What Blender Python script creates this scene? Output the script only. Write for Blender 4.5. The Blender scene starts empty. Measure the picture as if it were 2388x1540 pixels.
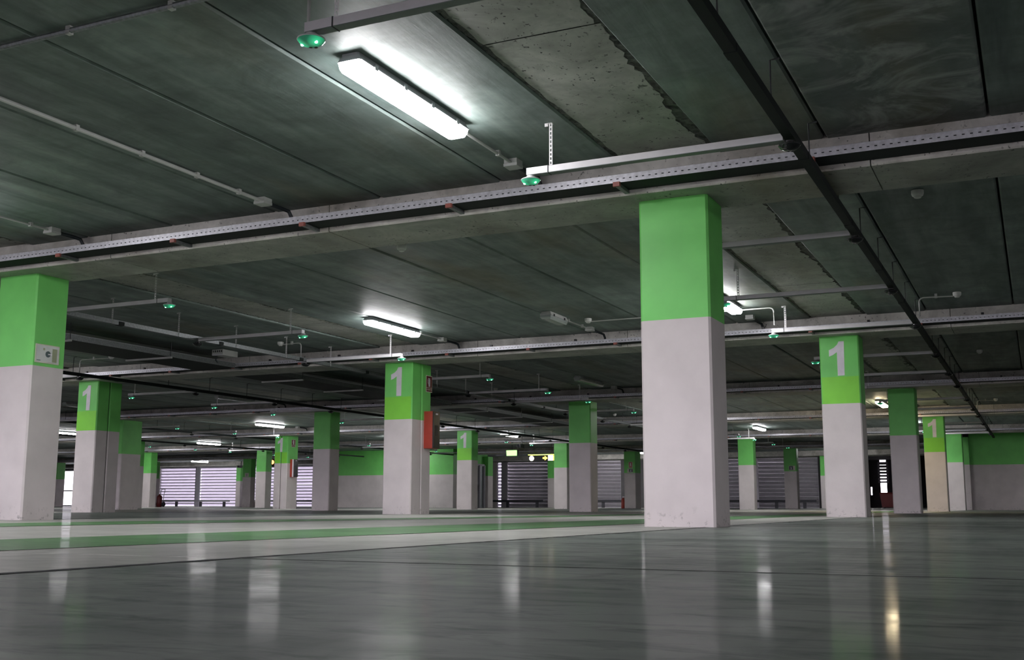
import bpy, math, random
from mathutils import Matrix, Vector
random.seed(7)
SC = bpy.context.scene
COL = SC.collection

# ------------------------------------------------------------------ camera
PW, PH = 2388.0, 1540.0
F_PX, HOR, VPX, ROLL, CAM_H = 2583.6, 1177.05, 2425.7, 0.0017, 0.1689
pitch = math.atan((HOR - PH / 2) / F_PX)
yaw = math.atan((VPX - PW / 2) / math.hypot(F_PX, HOR - PH / 2))
fw = Vector((-math.sin(yaw) * math.cos(pitch), math.cos(yaw) * math.cos(pitch), math.sin(pitch)))
rt = Vector((math.cos(yaw), math.sin(yaw), 0))
up = rt.cross(fw)
rt2 = rt * math.cos(ROLL) + up * math.sin(ROLL)
up2 = up * math.cos(ROLL) - rt * math.sin(ROLL)
cam_d = bpy.data.cameras.new('camera')
cam = bpy.data.objects.new('camera', cam_d)
COL.objects.link(cam)
m = Matrix((rt2, up2, -fw)).transposed().to_4x4()
m.translation = Vector((0, 0, CAM_H))
cam.matrix_world = m
cam_d.sensor_fit = 'HORIZONTAL'
cam_d.sensor_width = 36.0
cam_d.lens = 36.0 * F_PX / PW
cam_d.clip_start = 0.02
cam_d.clip_end = 300
SC.camera = cam

def proj(p):
    d = Vector(p) - Vector((0, 0, CAM_H))
    z = d.dot(fw)
    if z < 0.05:
        return (-9e9, -9e9)
    return (PW / 2 + F_PX * d.dot(rt2) / z, PH / 2 - F_PX * d.dot(up2) / z)

# ------------------------------------------------------------------ world, exposure
w = bpy.data.worlds.new('world')
SC.world = w
w.use_nodes = True
w.node_tree.nodes['Background'].inputs[0].default_value = (0.95, 0.88, 1.0, 1)
w.node_tree.nodes['Background'].inputs[1].default_value = 8.6
SC.view_settings.view_transform = 'Standard'
SC.view_settings.look = 'None'
SC.view_settings.exposure = 0.0
SC.view_settings.gamma = 1.0
SC.view_settings.use_curve_mapping = False
SC.cycles.max_bounces = 5
SC.cycles.diffuse_bounces = 3
SC.cycles.glossy_bounces = 2
SC.cycles.transmission_bounces = 3
SC.cycles.use_adaptive_sampling = True
SC.cycles.adaptive_threshold = 0.1
SC.cycles.caustics_reflective = False
SC.cycles.caustics_refractive = False
SC.cycles.sample_clamp_indirect = 4.0
LAMP = 65.0          # radiance of the lit battens

# ------------------------------------------------------------------ materials
def lin(r, g, b):
    f = lambda c: (c / 255 / 12.92) if c / 255 <= 0.04045 else ((c / 255 + 0.055) / 1.055) ** 2.4
    return (f(r), f(g), f(b), 1)

class N:
    def __init__(s, name):
        s.m = bpy.data.materials.new(name)
        s.m.use_nodes = True
        s.t = s.m.node_tree
        s.b = s.t.nodes['Principled BSDF']
        g = s.t.nodes.new('ShaderNodeNewGeometry')
        s.pos = g.outputs['Position']
    def n(s, typ, **kw):
        x = s.t.nodes.new(typ)
        for k, v in kw.items():
            setattr(x, k, v)
        return x
    def link(s, a, b):
        s.t.links.new(a, b)
    def noise(s, scale, stretch=(1, 1, 1), detail=5, rough=0.55, dist=0.0, loc=(0, 0, 0)):
        mp = s.n('ShaderNodeMapping')
        mp.inputs['Scale'].default_value = stretch
        mp.inputs['Location'].default_value = loc
        s.link(s.pos, mp.inputs[0])
        x = s.n('ShaderNodeTexNoise')
        x.inputs['Scale'].default_value = scale
        x.inputs['Detail'].default_value = min(detail, 4)
        x.inputs['Roughness'].default_value = rough
        x.inputs['Distortion'].default_value = dist
        s.link(mp.outputs[0], x.inputs['Vector'])
        return x.outputs['Fac']
    def ramp(s, fac, stops):
        r = s.n('ShaderNodeValToRGB')
        e = r.color_ramp.elements
        while len(e) < len(stops):
            e.new(0.5)
        for q, (p, c) in zip(e, stops):
            q.position = p
            q.color = c if isinstance(c, tuple) else (c, c, c, 1)
        s.link(fac, r.inputs[0])
        return r.outputs[0]
    def mix(s, fac, a, b, mode='MIX'):
        x = s.n('ShaderNodeMix', data_type='RGBA', blend_type=mode)
        for i, v in ((0, fac), (6, a), (7, b)):
            if hasattr(v, 'is_linked') or hasattr(v, 'links'):
                s.link(v, x.inputs[i])
            else:
                x.inputs[i].default_value = v
        return x.outputs[2]
    def bump(s, h, strength, dist=0.01):
        x = s.n('ShaderNodeBump')
        x.inputs['Strength'].default_value = strength
        x.inputs['Distance'].default_value = dist
        s.link(h, x.inputs['Height'])
        s.link(x.outputs[0], s.b.inputs['Normal'])
    def color(s, c):
        if isinstance(c, tuple):
            s.b.inputs['Base Color'].default_value = c
        else:
            s.link(c, s.b.inputs['Base Color'])
    def rough(s, r):
        if isinstance(r, (int, float)):
            s.b.inputs['Roughness'].default_value = r
        else:
            s.link(r, s.b.inputs['Roughness'])

def plain(name, c, rough=0.5, metal=0.0, var=0.08, scale=6, spec=0.5):
    k = N(name)
    f = k.noise(scale, detail=4)
    lo = tuple(x * (1 - var) for x in c[:3]) + (1,)
    hi = tuple(min(1, x * (1 + var)) for x in c[:3]) + (1,)
    k.color(k.ramp(f, [(0.3, lo), (0.7, hi)]))
    k.rough(rough)
    k.b.inputs['Metallic'].default_value = metal
    k.b.inputs['Specular IOR Level'].default_value = spec
    return k.m

def emit(name, c, strength, base=(0.8, 0.8, 0.8, 1)):
    k = N(name)
    k.color(base)
    k.b.inputs['Emission Color'].default_value = c
    k.b.inputs['Emission Strength'].default_value = strength
    return k.m

def paint(name, c, dirt=True):
    k = N(name)
    f = k.noise(2.2, detail=6)
    lo = tuple(x * 0.93 for x in c[:3]) + (1,)
    hi = tuple(min(1, x * 1.05) for x in c[:3]) + (1,)
    col = k.ramp(f, [(0.35, lo), (0.65, hi)])
    if dirt:   # scuffs and chips with a shape of their own near the foot of the shafts
        sep = k.n('ShaderNodeSeparateXYZ')
        k.link(k.pos, sep.inputs[0])
        low = k.ramp(sep.outputs[2], [(0.0, 1.0), (0.16, 0.0)])
        sp = k.ramp(k.noise(16, detail=6, rough=0.7), [(0.56, 0.0), (0.66, 1.0)])
        mu = k.n('ShaderNodeMath', operation='MULTIPLY')
        k.link(low, mu.inputs[0]); k.link(sp, mu.inputs[1])
        m2 = k.n('ShaderNodeMath', operation='MULTIPLY')
        k.link(mu.outputs[0], m2.inputs[0]); m2.inputs[1].default_value = 0.7
        col = k.mix(m2.outputs[0], col, (0.12, 0.12, 0.11, 1))
    k.color(col)
    k.rough(0.42)
    k.b.inputs['Specular IOR Level'].default_value = 0.35
    k.bump(k.noise(40, detail=3), 0.08, 0.004)
    return k.m

def concrete(name, lo, hi, streak, pits=0.0, rand=0.22, pale=None):
    k = N(name)
    a = k.noise(1.6, stretch=streak, detail=8, rough=0.62, dist=0.4)
    col = k.ramp(a, [(0.32, lo), (0.68, hi)])
    b = k.noise(0.55, detail=4, loc=(3, 9, 1))
    col = k.mix(k.ramp(b, [(0.4, 0.0), (0.7, 0.35)]), col, tuple(x * 0.6 for x in lo[:3]) + (1,))
    br = k.noise(0.7, stretch=(1.2, 0.35, 1), detail=5, loc=(11, 2, 5))
    col = k.mix(k.ramp(br, [(0.55, 0.0), (0.70, 0.6)]), col, (0.18, 0.155, 0.09, 1))
    mo = k.noise(2.4, detail=10, rough=0.72, dist=0.5, loc=(6, 1, 3))
    col = k.mix(1.0, col, k.ramp(mo, [(0.30, 0.66), (0.70, 1.22)]), 'MULTIPLY')
    if pale:
        e = k.noise(1.5, detail=10, rough=0.68, dist=1.6, loc=(2, 5, 0))
        col = k.mix(k.ramp(e, [(0.47, 0.0), (0.66, 0.8)]), col, pale)
    if pits:
        p = k.noise(34, stretch=(1, 0.75, 1), detail=3, rough=0.6)
        p2 = k.noise(3.2, detail=3, loc=(5, 1, 2))
        mu = k.n('ShaderNodeMath', operation='MULTIPLY')
        k.link(k.ramp(p, [(0.62, 0.0), (0.67, 1.0)]), mu.inputs[0])
        k.link(k.ramp(p2, [(0.4, 0.0), (0.6, pits)]), mu.inputs[1])
        col = k.mix(mu.outputs[0], col, (0.02, 0.022, 0.02, 1))
    if rand:
        oi = k.n('ShaderNodeObjectInfo')
        r = k.ramp(oi.outputs['Random'], [(0.0, 1 - rand), (1.0, 1.0)])
        col = k.mix(1.0, col, r, 'MULTIPLY')
    k.color(col)
    k.rough(0.55)
    k.b.inputs['Specular IOR Level'].default_value = 0.4
    k.bump(k.noise(9, stretch=streak, detail=6, rough=0.7), 0.25, 0.01)
    return k.m

def floor_mat(name, lo, hi, dark):
    k = N(name)
    a = k.noise(0.9, detail=8, rough=0.6, dist=0.3)
    col = k.ramp(a, [(0.3, lo), (0.7, hi)])
    s1 = k.noise(1.1, stretch=(0.4, 1.5, 1), detail=8, rough=0.62, dist=0.4, loc=(4, 2, 0))
    col = k.mix(k.ramp(s1, [(0.46, 0.0), (0.74, 0.75)]), col, dark)
    s2 = k.noise(2.6, stretch=(1.9, 0.22, 1), detail=6, rough=0.6, dist=0.3, loc=(1, 7, 0))   # tyre streaks
    col = k.mix(k.ramp(s2, [(0.53, 0.0), (0.74, 0.45)]), col, tuple(x * 0.8 for x in dark[:3]) + (1,))
    s3 = k.noise(9.0, stretch=(0.5, 1.4, 1), detail=7, rough=0.7, dist=0.6, loc=(7, 3, 0))
    col = k.mix(k.ramp(s3, [(0.48, 0.0), (0.70, 0.8)]), col, dark)
    s4 = k.noise(4.0, stretch=(0.5, 1.2, 1), detail=8, rough=0.7, loc=(0, 5, 0))
    col = k.mix(k.ramp(s4, [(0.55, 0.0), (0.75, 0.35)]), col, tuple(min(1, x * 1.25) for x in hi[:3]) + (1,))
    k.color(col)
    k.rough(0.6)
    k.b.inputs['Specular IOR Level'].default_value = 0.15
    # worn polish: a thin glossy film that is dusty in places
    gl = k.n('ShaderNodeBsdfGlossy')
    gl.inputs['Color'].default_value = (1, 1, 1, 1)
    k.link(k.ramp(k.noise(2.2, detail=5, loc=(9, 4, 0)), [(0.3, 0.05), (0.7, 0.15)]), gl.inputs['Roughness'])
    bp = k.n('ShaderNodeBump')
    bp.inputs['Strength'].default_value = 0.05
    bp.inputs['Distance'].default_value = 0.01
    k.link(k.noise(3.5, detail=4, rough=0.5), bp.inputs['Height'])
    k.link(bp.outputs[0], gl.inputs['Normal'])
    film = k.ramp(k.noise(1.4, stretch=(0.6, 1.4, 1), detail=6, rough=0.65, loc=(2, 3, 0)), [(0.3, FILM[0]), (0.7, FILM[1])])
    mx = k.n('ShaderNodeMixShader')
    k.link(film, mx.inputs[0]); k.link(k.b.outputs[0], mx.inputs[1]); k.link(gl.outputs[0], mx.inputs[2])
    out = k.t.nodes['Material Output']
    k.link(mx.outputs[0], out.inputs['Surface'])
    return k.m
FILM = (0.03, 0.14)

M = {}
M['white'] = paint('white_wall_paint', lin(214, 207, 205))
M['green'] = paint('green_wall_paint', (0.19, 0.68, 0.15, 1), False)
M['lime'] = paint('lime_wall_paint', (0.23, 0.70, 0.055, 1), False)
M['number'] = plain('white_number_paint', lin(225, 222, 228), 0.4)
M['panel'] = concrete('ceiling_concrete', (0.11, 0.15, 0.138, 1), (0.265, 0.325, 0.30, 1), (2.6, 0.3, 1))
M['panel_pale'] = concrete('ceiling_concrete_efflorescence', (0.12, 0.15, 0.14, 1), (0.20, 0.235, 0.22, 1), (1.5, 0.7, 1), pale=(0.42, 0.45, 0.43, 1), rand=0)
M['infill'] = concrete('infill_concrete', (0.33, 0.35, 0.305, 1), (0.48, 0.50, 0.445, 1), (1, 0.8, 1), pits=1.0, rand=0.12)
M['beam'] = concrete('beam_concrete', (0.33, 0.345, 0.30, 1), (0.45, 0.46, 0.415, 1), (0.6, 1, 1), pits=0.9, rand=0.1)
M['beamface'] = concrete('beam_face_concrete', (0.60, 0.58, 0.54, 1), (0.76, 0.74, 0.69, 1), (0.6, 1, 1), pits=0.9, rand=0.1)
M['dark'] = plain('dark_gap', (0.02, 0.022, 0.02, 1), 0.9)
M['crumble'] = concrete('crumbled_mortar', (0.02, 0.025, 0.02, 1), (0.16, 0.175, 0.15, 1), (9, 9, 9), rand=0)
M['aisle'] = floor_mat('floor_aisle_paint', (0.56, 0.565, 0.52, 1), (0.66, 0.66, 0.61, 1), (0.44, 0.45, 0.415, 1))
M['stall'] = floor_mat('floor_stall_paint', (0.22, 0.255, 0.235, 1), (0.34, 0.37, 0.335, 1), (0.08, 0.105, 0.098, 1))
M['stripe'] = floor_mat('floor_green_paint', (0.13, 0.30, 0.125, 1), (0.165, 0.36, 0.15, 1), (0.11, 0.24, 0.105, 1))
M['galv'] = plain('galvanised_steel', (0.56, 0.56, 0.60, 1), 0.42, 0.35, 0.18, 30)
M['dgalv'] = plain('dull_galvanised_steel', (0.20, 0.215, 0.22, 1), 0.5, 0.5, 0.25, 40)
M['cable'] = plain('black_cable', (0.016, 0.022, 0.026, 1), 0.5)
M['redcap'] = plain('red_plastic', (0.32, 0.10, 0.08, 1), 0.5)
M['pvc'] = plain('grey_pvc', (0.48, 0.49, 0.47, 1), 0.45)
M['trunk'] = plain('grey_trunking', (0.60, 0.59, 0.60, 1), 0.42)
M['lid'] = plain('arm_underside_shade', (0.12, 0.15, 0.135, 1), 0.5)  # dark tone that puts the shade under the sensor arms into colour
M['strip'] = plain('white_perforated_strip', (0.76, 0.75, 0.75, 1), 0.45)
M['spine'] = plain('dark_trunking', (0.014, 0.018, 0.017, 1), 0.7, spec=0.2)
M['rod'] = plain('dark_rod', (0.03, 0.033, 0.035, 1), 0.5)
M['housing'] = plain('grey_luminaire_housing', (0.52, 0.53, 0.55, 1), 0.4)
M['lamp'] = emit('lit_diffuser', (1.0, 0.975, 1.0, 1), LAMP)
M['lampw'] = emit('warm_lit_diffuser', (1.0, 0.80, 0.50, 1), LAMP)
M['lens'] = plain('clear_diffuser_off', (0.42, 0.46, 0.44, 1), 0.15)
def lens_mat():
    k = N('green_sensor_lens')
    k.color((0.06, 0.34, 0.2, 1)); k.rough(0.12)
    tc = k.n('ShaderNodeTexCoord')
    tot = None
    for sx in (-0.042, 0.042):
        d = k.n('ShaderNodeVectorMath', operation='DISTANCE')
        k.link(tc.outputs['Object'], d.inputs[0]); d.inputs[1].default_value = (sx, -0.016, -0.012)
        mr = k.n('ShaderNodeMapRange')
        mr.inputs[1].default_value = 0.006; mr.inputs[2].default_value = 0.05; mr.inputs[3].default_value = 0.9; mr.inputs[4].default_value = 0.06
        k.link(d.outputs['Value'], mr.inputs[0])
        if tot is None: tot = mr.outputs[0]
        else:
            ad = k.n('ShaderNodeMath', operation='MAXIMUM'); k.link(tot, ad.inputs[0]); k.link(mr.outputs[0], ad.inputs[1]); tot = ad.outputs[0]
    k.b.inputs['Emission Color'].default_value = (0.04, 0.62, 0.28, 1)
    k.link(tot, k.b.inputs['Emission Strength'])
    return k.m
M['dome_g'] = lens_mat()
M['led'] = emit('green_led', (0.25, 1.0, 0.62, 1), 9.0)
M['dome_k'] = plain('black_sensor_lens', (0.006, 0.007, 0.008, 1), 0.08)
M['rim'] = plain('clear_rim', (0.55, 0.56, 0.56, 1), 0.2)
M['rimk'] = plain('dull_rim', (0.03, 0.03, 0.032, 1), 0.25)
M['black'] = plain('black_plastic', (0.012, 0.012, 0.013, 1), 0.4)
M['det'] = plain('white_detector_plastic', (0.66, 0.66, 0.64, 1), 0.4)
M['red'] = plain('red_cabinet_paint', (0.42, 0.055, 0.035, 1), 0.35)
M['cabdoor'] = plain('dark_cabinet_door', (0.03, 0.029, 0.031, 1), 0.2)
M['signred'] = plain('sign_dark_red', (0.16, 0.015, 0.015, 1), 0.4)
M['signwhite'] = plain('sign_cream', (0.62, 0.60, 0.50, 1), 0.4)
M['signpale'] = plain('sign_pale_board', (0.46, 0.50, 0.46, 1), 0.25)
M['signolive'] = plain('sign_olive', (0.30, 0.34, 0.20, 1), 0.4)
M['signteal'] = plain('sign_teal', (0.06, 0.10, 0.10, 1), 0.4)
M['signdark'] = plain('sign_black', (0.02, 0.03, 0.03, 1), 0.4)
M['louvre'] = plain('louvre_aluminium', (0.50, 0.49, 0.54, 1), 0.4, 0.3)
k = N('translucent_louvre')
k.color((0.5, 0.49, 0.54, 1)); k.rough(0.4)
tr = k.n('ShaderNodeBsdfTranslucent'); tr.inputs[0].default_value = (0.60, 0.58, 0.625, 1)
mx = k.n('ShaderNodeMixShader'); mx.inputs[0].default_value = 0.62
k.link(k.b.outputs[0], mx.inputs[1]); k.link(tr.outputs[0], mx.inputs[2])
k.link(mx.outputs[0], k.t.nodes['Material Output'].inputs['Surface'])
M['louvre_t'] = k.m
M['louvre_d'] = plain('louvre_grey_steel', (0.46, 0.44, 0.48, 1), 0.4, 0.3)
M['rail'] = plain('dark_rail_steel', (0.05, 0.05, 0.06, 1), 0.45)
M['raill'] = plain('grey_rail_steel', (0.35, 0.35, 0.38, 1), 0.45)
M['exit'] = emit('exit_sign_face', (0.42, 1.0, 0.27, 1), 2.0)
M['ygl'] = emit('yellow_sign_glow', (1.0, 0.72, 0.05, 1), 5.0)
M['wgl'] = emit('white_sign_glow', (1.0, 0.85, 0.7, 1), 5.0)
M['lgl'] = emit('lime_tube', (0.75, 1.0, 0.12, 1), 5.0)
M['rgl'] = emit('red_signal_lens', (1.0, 0.22, 0.05, 1), 9.0)
M['glass'] = plain('pale_glass', (0.8, 0.8, 0.8, 1), 0.05)
g_ = M['glass'].node_tree.nodes['Principled BSDF']
g_.inputs['Transmission Weight'].default_value = 1.0
g_.inputs['IOR'].default_value = 1.02
M['outer'] = plain('outside_dark_wall', (0.10, 0.095, 0.10, 1), 0.8)
M['outwall'] = plain('outside_grey_wall', (0.22, 0.21, 0.22, 1), 0.8)
M['steel'] = plain('brushed_steel', (0.42, 0.46, 0.47, 1), 0.3, 0.6)

for nm_ in ('dome_g', 'led', 'ygl', 'wgl', 'lgl', 'rgl'):     # tiny glows: seen and reflected, not sampled one by one
    M[nm_].cycles.emission_sampling = 'NONE'

# ------------------------------------------------------------------ mesh helpers
class MB:
    def __init__(s):
        s.v, s.f = [], []
    def quad(s, a, b, c, d):
        i = len(s.v); s.v += [a, b, c, d]; s.f.append((i, i + 1, i + 2, i + 3)); return s
    def box(s, x0, x1, y0, y1, z0, z1):
        i = len(s.v)
        s.v += [(x0, y0, z0), (x1, y0, z0), (x1, y1, z0), (x0, y1, z0), (x0, y0, z1), (x1, y0, z1), (x1, y1, z1), (x0, y1, z1)]
        s.f += [tuple(i + k for k in q) for q in ((3, 2, 1, 0), (4, 5, 6, 7), (0, 1, 5, 4), (1, 2, 6, 5), (2, 3, 7, 6), (3, 0, 4, 7))]
        return s
    def loft(s, rings, cap=True):
        i0 = len(s.v); n = len(rings[0])
        for r in rings:
            s.v += [tuple(p) for p in r]
        for k in range(len(rings) - 1):
            for q in range(n):
                a = i0 + k * n + q; b = i0 + k * n + (q + 1) % n
                s.f.append((a, b, b + n, a + n))
        if cap:
            s.f.append(tuple(i0 + q for q in reversed(range(n))))
            s.f.append(tuple(i0 + (len(rings) - 1) * n + q for q in range(n)))
        return s
    def prism_z(s, pts, z0, z1):
        return s.loft([[(x, y, z0) for x, y in pts], [(x, y, z1) for x, y in pts]])
    def prism_y(s, pts, y0, y1):     # pts (x, z), counter-clockwise seen from -Y
        return s.loft([[(x, y1, z) for x, z in pts], [(x, y0, z) for x, z in pts]])
    def prism_x(s, pts, x0, x1):     # pts (y, z), counter-clockwise seen from +X
        return s.loft([[(x0, y, z) for y, z in pts], [(x1, y, z) for y, z in pts]])
    def tube(s, path, r, n=8):
        P = [Vector(p) for p in path]
        rings = []
        for k, p in enumerate(P):
            d = ((P[min(k + 1, len(P) - 1)] - P[max(k - 1, 0)])).normalized()
            u = d.cross(Vector((0, 0, 1)))
            if u.length < 1e-3:
                u = d.cross(Vector((0, 1, 0)))
            u.normalize(); v = u.cross(d)
            rings.append([p + (u * math.cos(t) + v * math.sin(t)) * -r for t in (2 * math.pi * q / n for q in range(n))])
        return s.loft([[tuple(x) for x in reversed(r_)] for r_ in rings])
    def lathe(s, prof, n=16, c=(0, 0, 0), sx=1.0, sy=1.0):   # prof (r, z) upward
        rings = [[(c[0] + r * sx * math.cos(2 * math.pi * q / n), c[1] + r * sy * math.sin(2 * math.pi * q / n), c[2] + z) for q in range(n)] for r, z in prof]
        return s.loft(rings)
    def mesh(s, name, mat, smooth=False):
        me = bpy.data.meshes.new(name)
        me.from_pydata(s.v, [], s.f)
        me.materials.append(M[mat])
        if smooth:
            me.shade_smooth()
            me.set_sharp_from_angle(angle=math.radians(40))
        me.update()
        return me
    def build(s, name, mat, parent=None, smooth=False, kind=None):
        return put(name, s.mesh(name, mat, smooth), parent, kind=kind)

def put(name, me, parent=None, loc=(0, 0, 0), kind=None):
    o = bpy.data.objects.new(name, me)
    COL.objects.link(o)
    o.location = loc
    if parent:
        o.parent = parent
    if kind:
        o['kind'] = kind
    return o

def tag(o, label, cat, group=None, kind=None):
    o['label'] = label; o['category'] = cat
    if group: o['group'] = group
    if kind: o['kind'] = kind
    return o

def thing(name, label, cat, loc=(0, 0, 0), group=None, rz=0.0):
    o = bpy.data.objects.new(name, None)
    COL.objects.link(o)
    o.location = loc; o.rotation_euler = (0, 0, rz)
    o.empty_display_size = 0.1
    return tag(o, label, cat, group)

def struct(name, parent=None, label=None):
    o = bpy.data.objects.new(name, None)
    COL.objects.link(o)
    o['kind'] = 'structure'
    if label: o['label'] = label
    return o

def box(name, mat, x0, x1, y0, y1, z0, z1, parent=None, kind=None):
    return MB().box(x0, x1, y0, y1, z0, z1).build(name, mat, parent, kind=kind)

# ------------------------------------------------------------------ grid of the building
DX, DY = 7.321, 8.117
SOF, CEIL = 2.60, 2.85
X0, X1, Y0, Y1 = -68.0, 19.0, -9.0, 57.6
rowY = lambda j: 8.33 + DY * j
beamY = lambda j: 8.11 + DY * j          # front face of the beam of row j
BEAM_D = 0.715
ORD = ['zeroth', 'first', 'second', 'third', 'fourth', 'fifth', 'sixth', 'seventh', 'eighth', 'ninth', 'tenth', 'eleventh', 'twelfth', 'thirteenth', 'fourteenth', 'fifteenth', 'sixteenth', 'seventeenth', 'eighteenth', 'nineteenth', 'twentieth']

# ------------------------------------------------------------------ floor
fl = struct('floor', label='polished grey painted concrete garage floor')
box('subfloor', 'dark', X0, X1, Y0, 90, -0.30, -0.02, fl)
xs = [X0]
a = -2.30 - 14.642 * 4
edges = []
for k in range(-4, 2):
    edges += [(-2.30 + 14.642 * k, 'stall'), (-2.30 + 14.642 * k + 7.19, 'aisle')]
xe = [X0] + [e[0] for e in edges if X0 < e[0] < X1] + [X1]
kinds = {round(e[0], 3): e[1] for e in edges}
ys = [Y0, -2.6, 2.85, 5.35, 10.8, 16.2, 21.6, 27.0, 32.5, 40.6, 48.7, 57.4, 90]
for q in range(len(xe) - 1):
    mt = kinds.get(round(xe[q], 3), 'stall')
    for r in range(len(ys) - 1):
        g = 0.006
        x0, x1, y0, y1 = xe[q] + g, xe[q + 1] - g, ys[r] + (0.002 if mt == 'aisle' else 0.004), ys[r + 1] - (0.002 if mt == 'aisle' else 0.004)
        b = MB()
        h = random.uniform(-0.0012, 0.0)
        c = 0.004
        b.loft([[(x0, y0, -0.08), (x1, y0, -0.08), (x1, y1, -0.08), (x0, y1, -0.08)],
                [(x0, y0, h - c), (x1, y0, h - c), (x1, y1, h - c), (x0, y1, h - c)],
                [(x0 + c, y0 + c, h), (x1 - c, y0 + c, h), (x1 - c, y1 - c, h), (x0 + c, y1 - c, h)]])
        b.build('floor_slab', mt, fl)

for xj in (-2.30, -9.75 + 0.0, -16.94):
    b = MB()
    n = 420 if xj == -2.30 else 60
    prev = None
    for k in range(n + 1):
        y = 0.5 + 24.0 * k / n
        l_, r_ = xj - random.uniform(0.012, 0.022), xj + random.uniform(0.012, 0.03)
        if prev: b.quad((prev[0], prev[2], 0.0008), (prev[1], prev[2], 0.0008), (r_, y, 0.0008), (l_, y, 0.0008))
        prev = (l_, r_, y)
    b.build('joint_sealant', 'dark', fl)

for yj in (2.85, 4.55, 5.35, 10.8):
    b = MB(); prev = None
    for k in range(161):
        x = -2.28 + 8.0 * k / 160
        l_, r_ = yj - random.uniform(0.005, 0.011), yj + random.uniform(0.005, 0.011)
        if prev: b.quad((prev[2], prev[0], 0.0008), (x, l_, 0.0008), (x, r_, 0.0008), (prev[2], prev[1], 0.0008))
        prev = (l_, r_, x)
    b.build('joint_sealant', 'dark', fl)

def stripe(pts_l, pts_r, label):
    b = MB()
    for k in range(len(pts_l) - 1):
        (xa, ya), (xb, yb) = pts_l[k], pts_l[k + 1]
        (xc, yc), (xd, yd) = pts_r[k], pts_r[k + 1]
        b.quad((xa, ya, 0.0015), (xc, yc, 0.0015), (xd, yd, 0.0015), (xb, yb, 0.0015))
    o = b.build('floor_stripe', 'stripe')
    tag(o, label, 'floor marking', 'painted walkway stripes')
stripe([(-4.47, 0.5), (-4.42, 8.0), (-4.1, 16), (-3.95, 24), (-3.9, 34)], [(-3.47, 0.5), (-3.25, 8.0), (-3.2, 16), (-3.2, 24), (-3.2, 34)],
       'wide green painted floor stripe running beside the largest column')
stripe([(-8.2, 3.0), (-8.1, 8.4), (-7.3, 11.0), (-6.6, 16), (-6.3, 24)], [(-6.95, 3.0), (-6.9, 7.4), (-6.5, 10.0), (-5.95, 14), (-5.8, 24)],
       'thin green painted floor stripe on the far side of the aisle')

# ------------------------------------------------------------------ ceiling of precast planks
ce = struct('ceiling', label='precast concrete plank ceiling with open joints')
box('roof_deck', 'dark', X0, X1, Y0, Y1, CEIL + 0.13, CEIL + 0.30, ce)
jx = [-0.15, -1.26, -2.07, -2.84, -3.92, -5.10, -6.24]
allx = sorted({round(x - DX * k, 3) for x in jx for k in range(-3, 10)})
allx = [x for x in allx if X0 < x < X1]
allx = [X0] + allx + [X1]
far_b = MB()
npan = 0
def jag(x, y0, y1, amp, side):
    n = max(6, int((y1 - y0) / 0.055))
    out = []
    ph = random.uniform(0, 6)
    for k in range(n + 1):
        y = y0 + (y1 - y0) * k / n
        d = amp * (0.45 * math.sin(y * 2.1 + ph) + 0.3 * math.sin(y * 5.3 + ph * 2) + 0.2 * math.sin(y * 17 + ph * 3)) + random.uniform(-amp, amp) * 0.3
        out.append((x + d, y))
    return out
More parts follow.
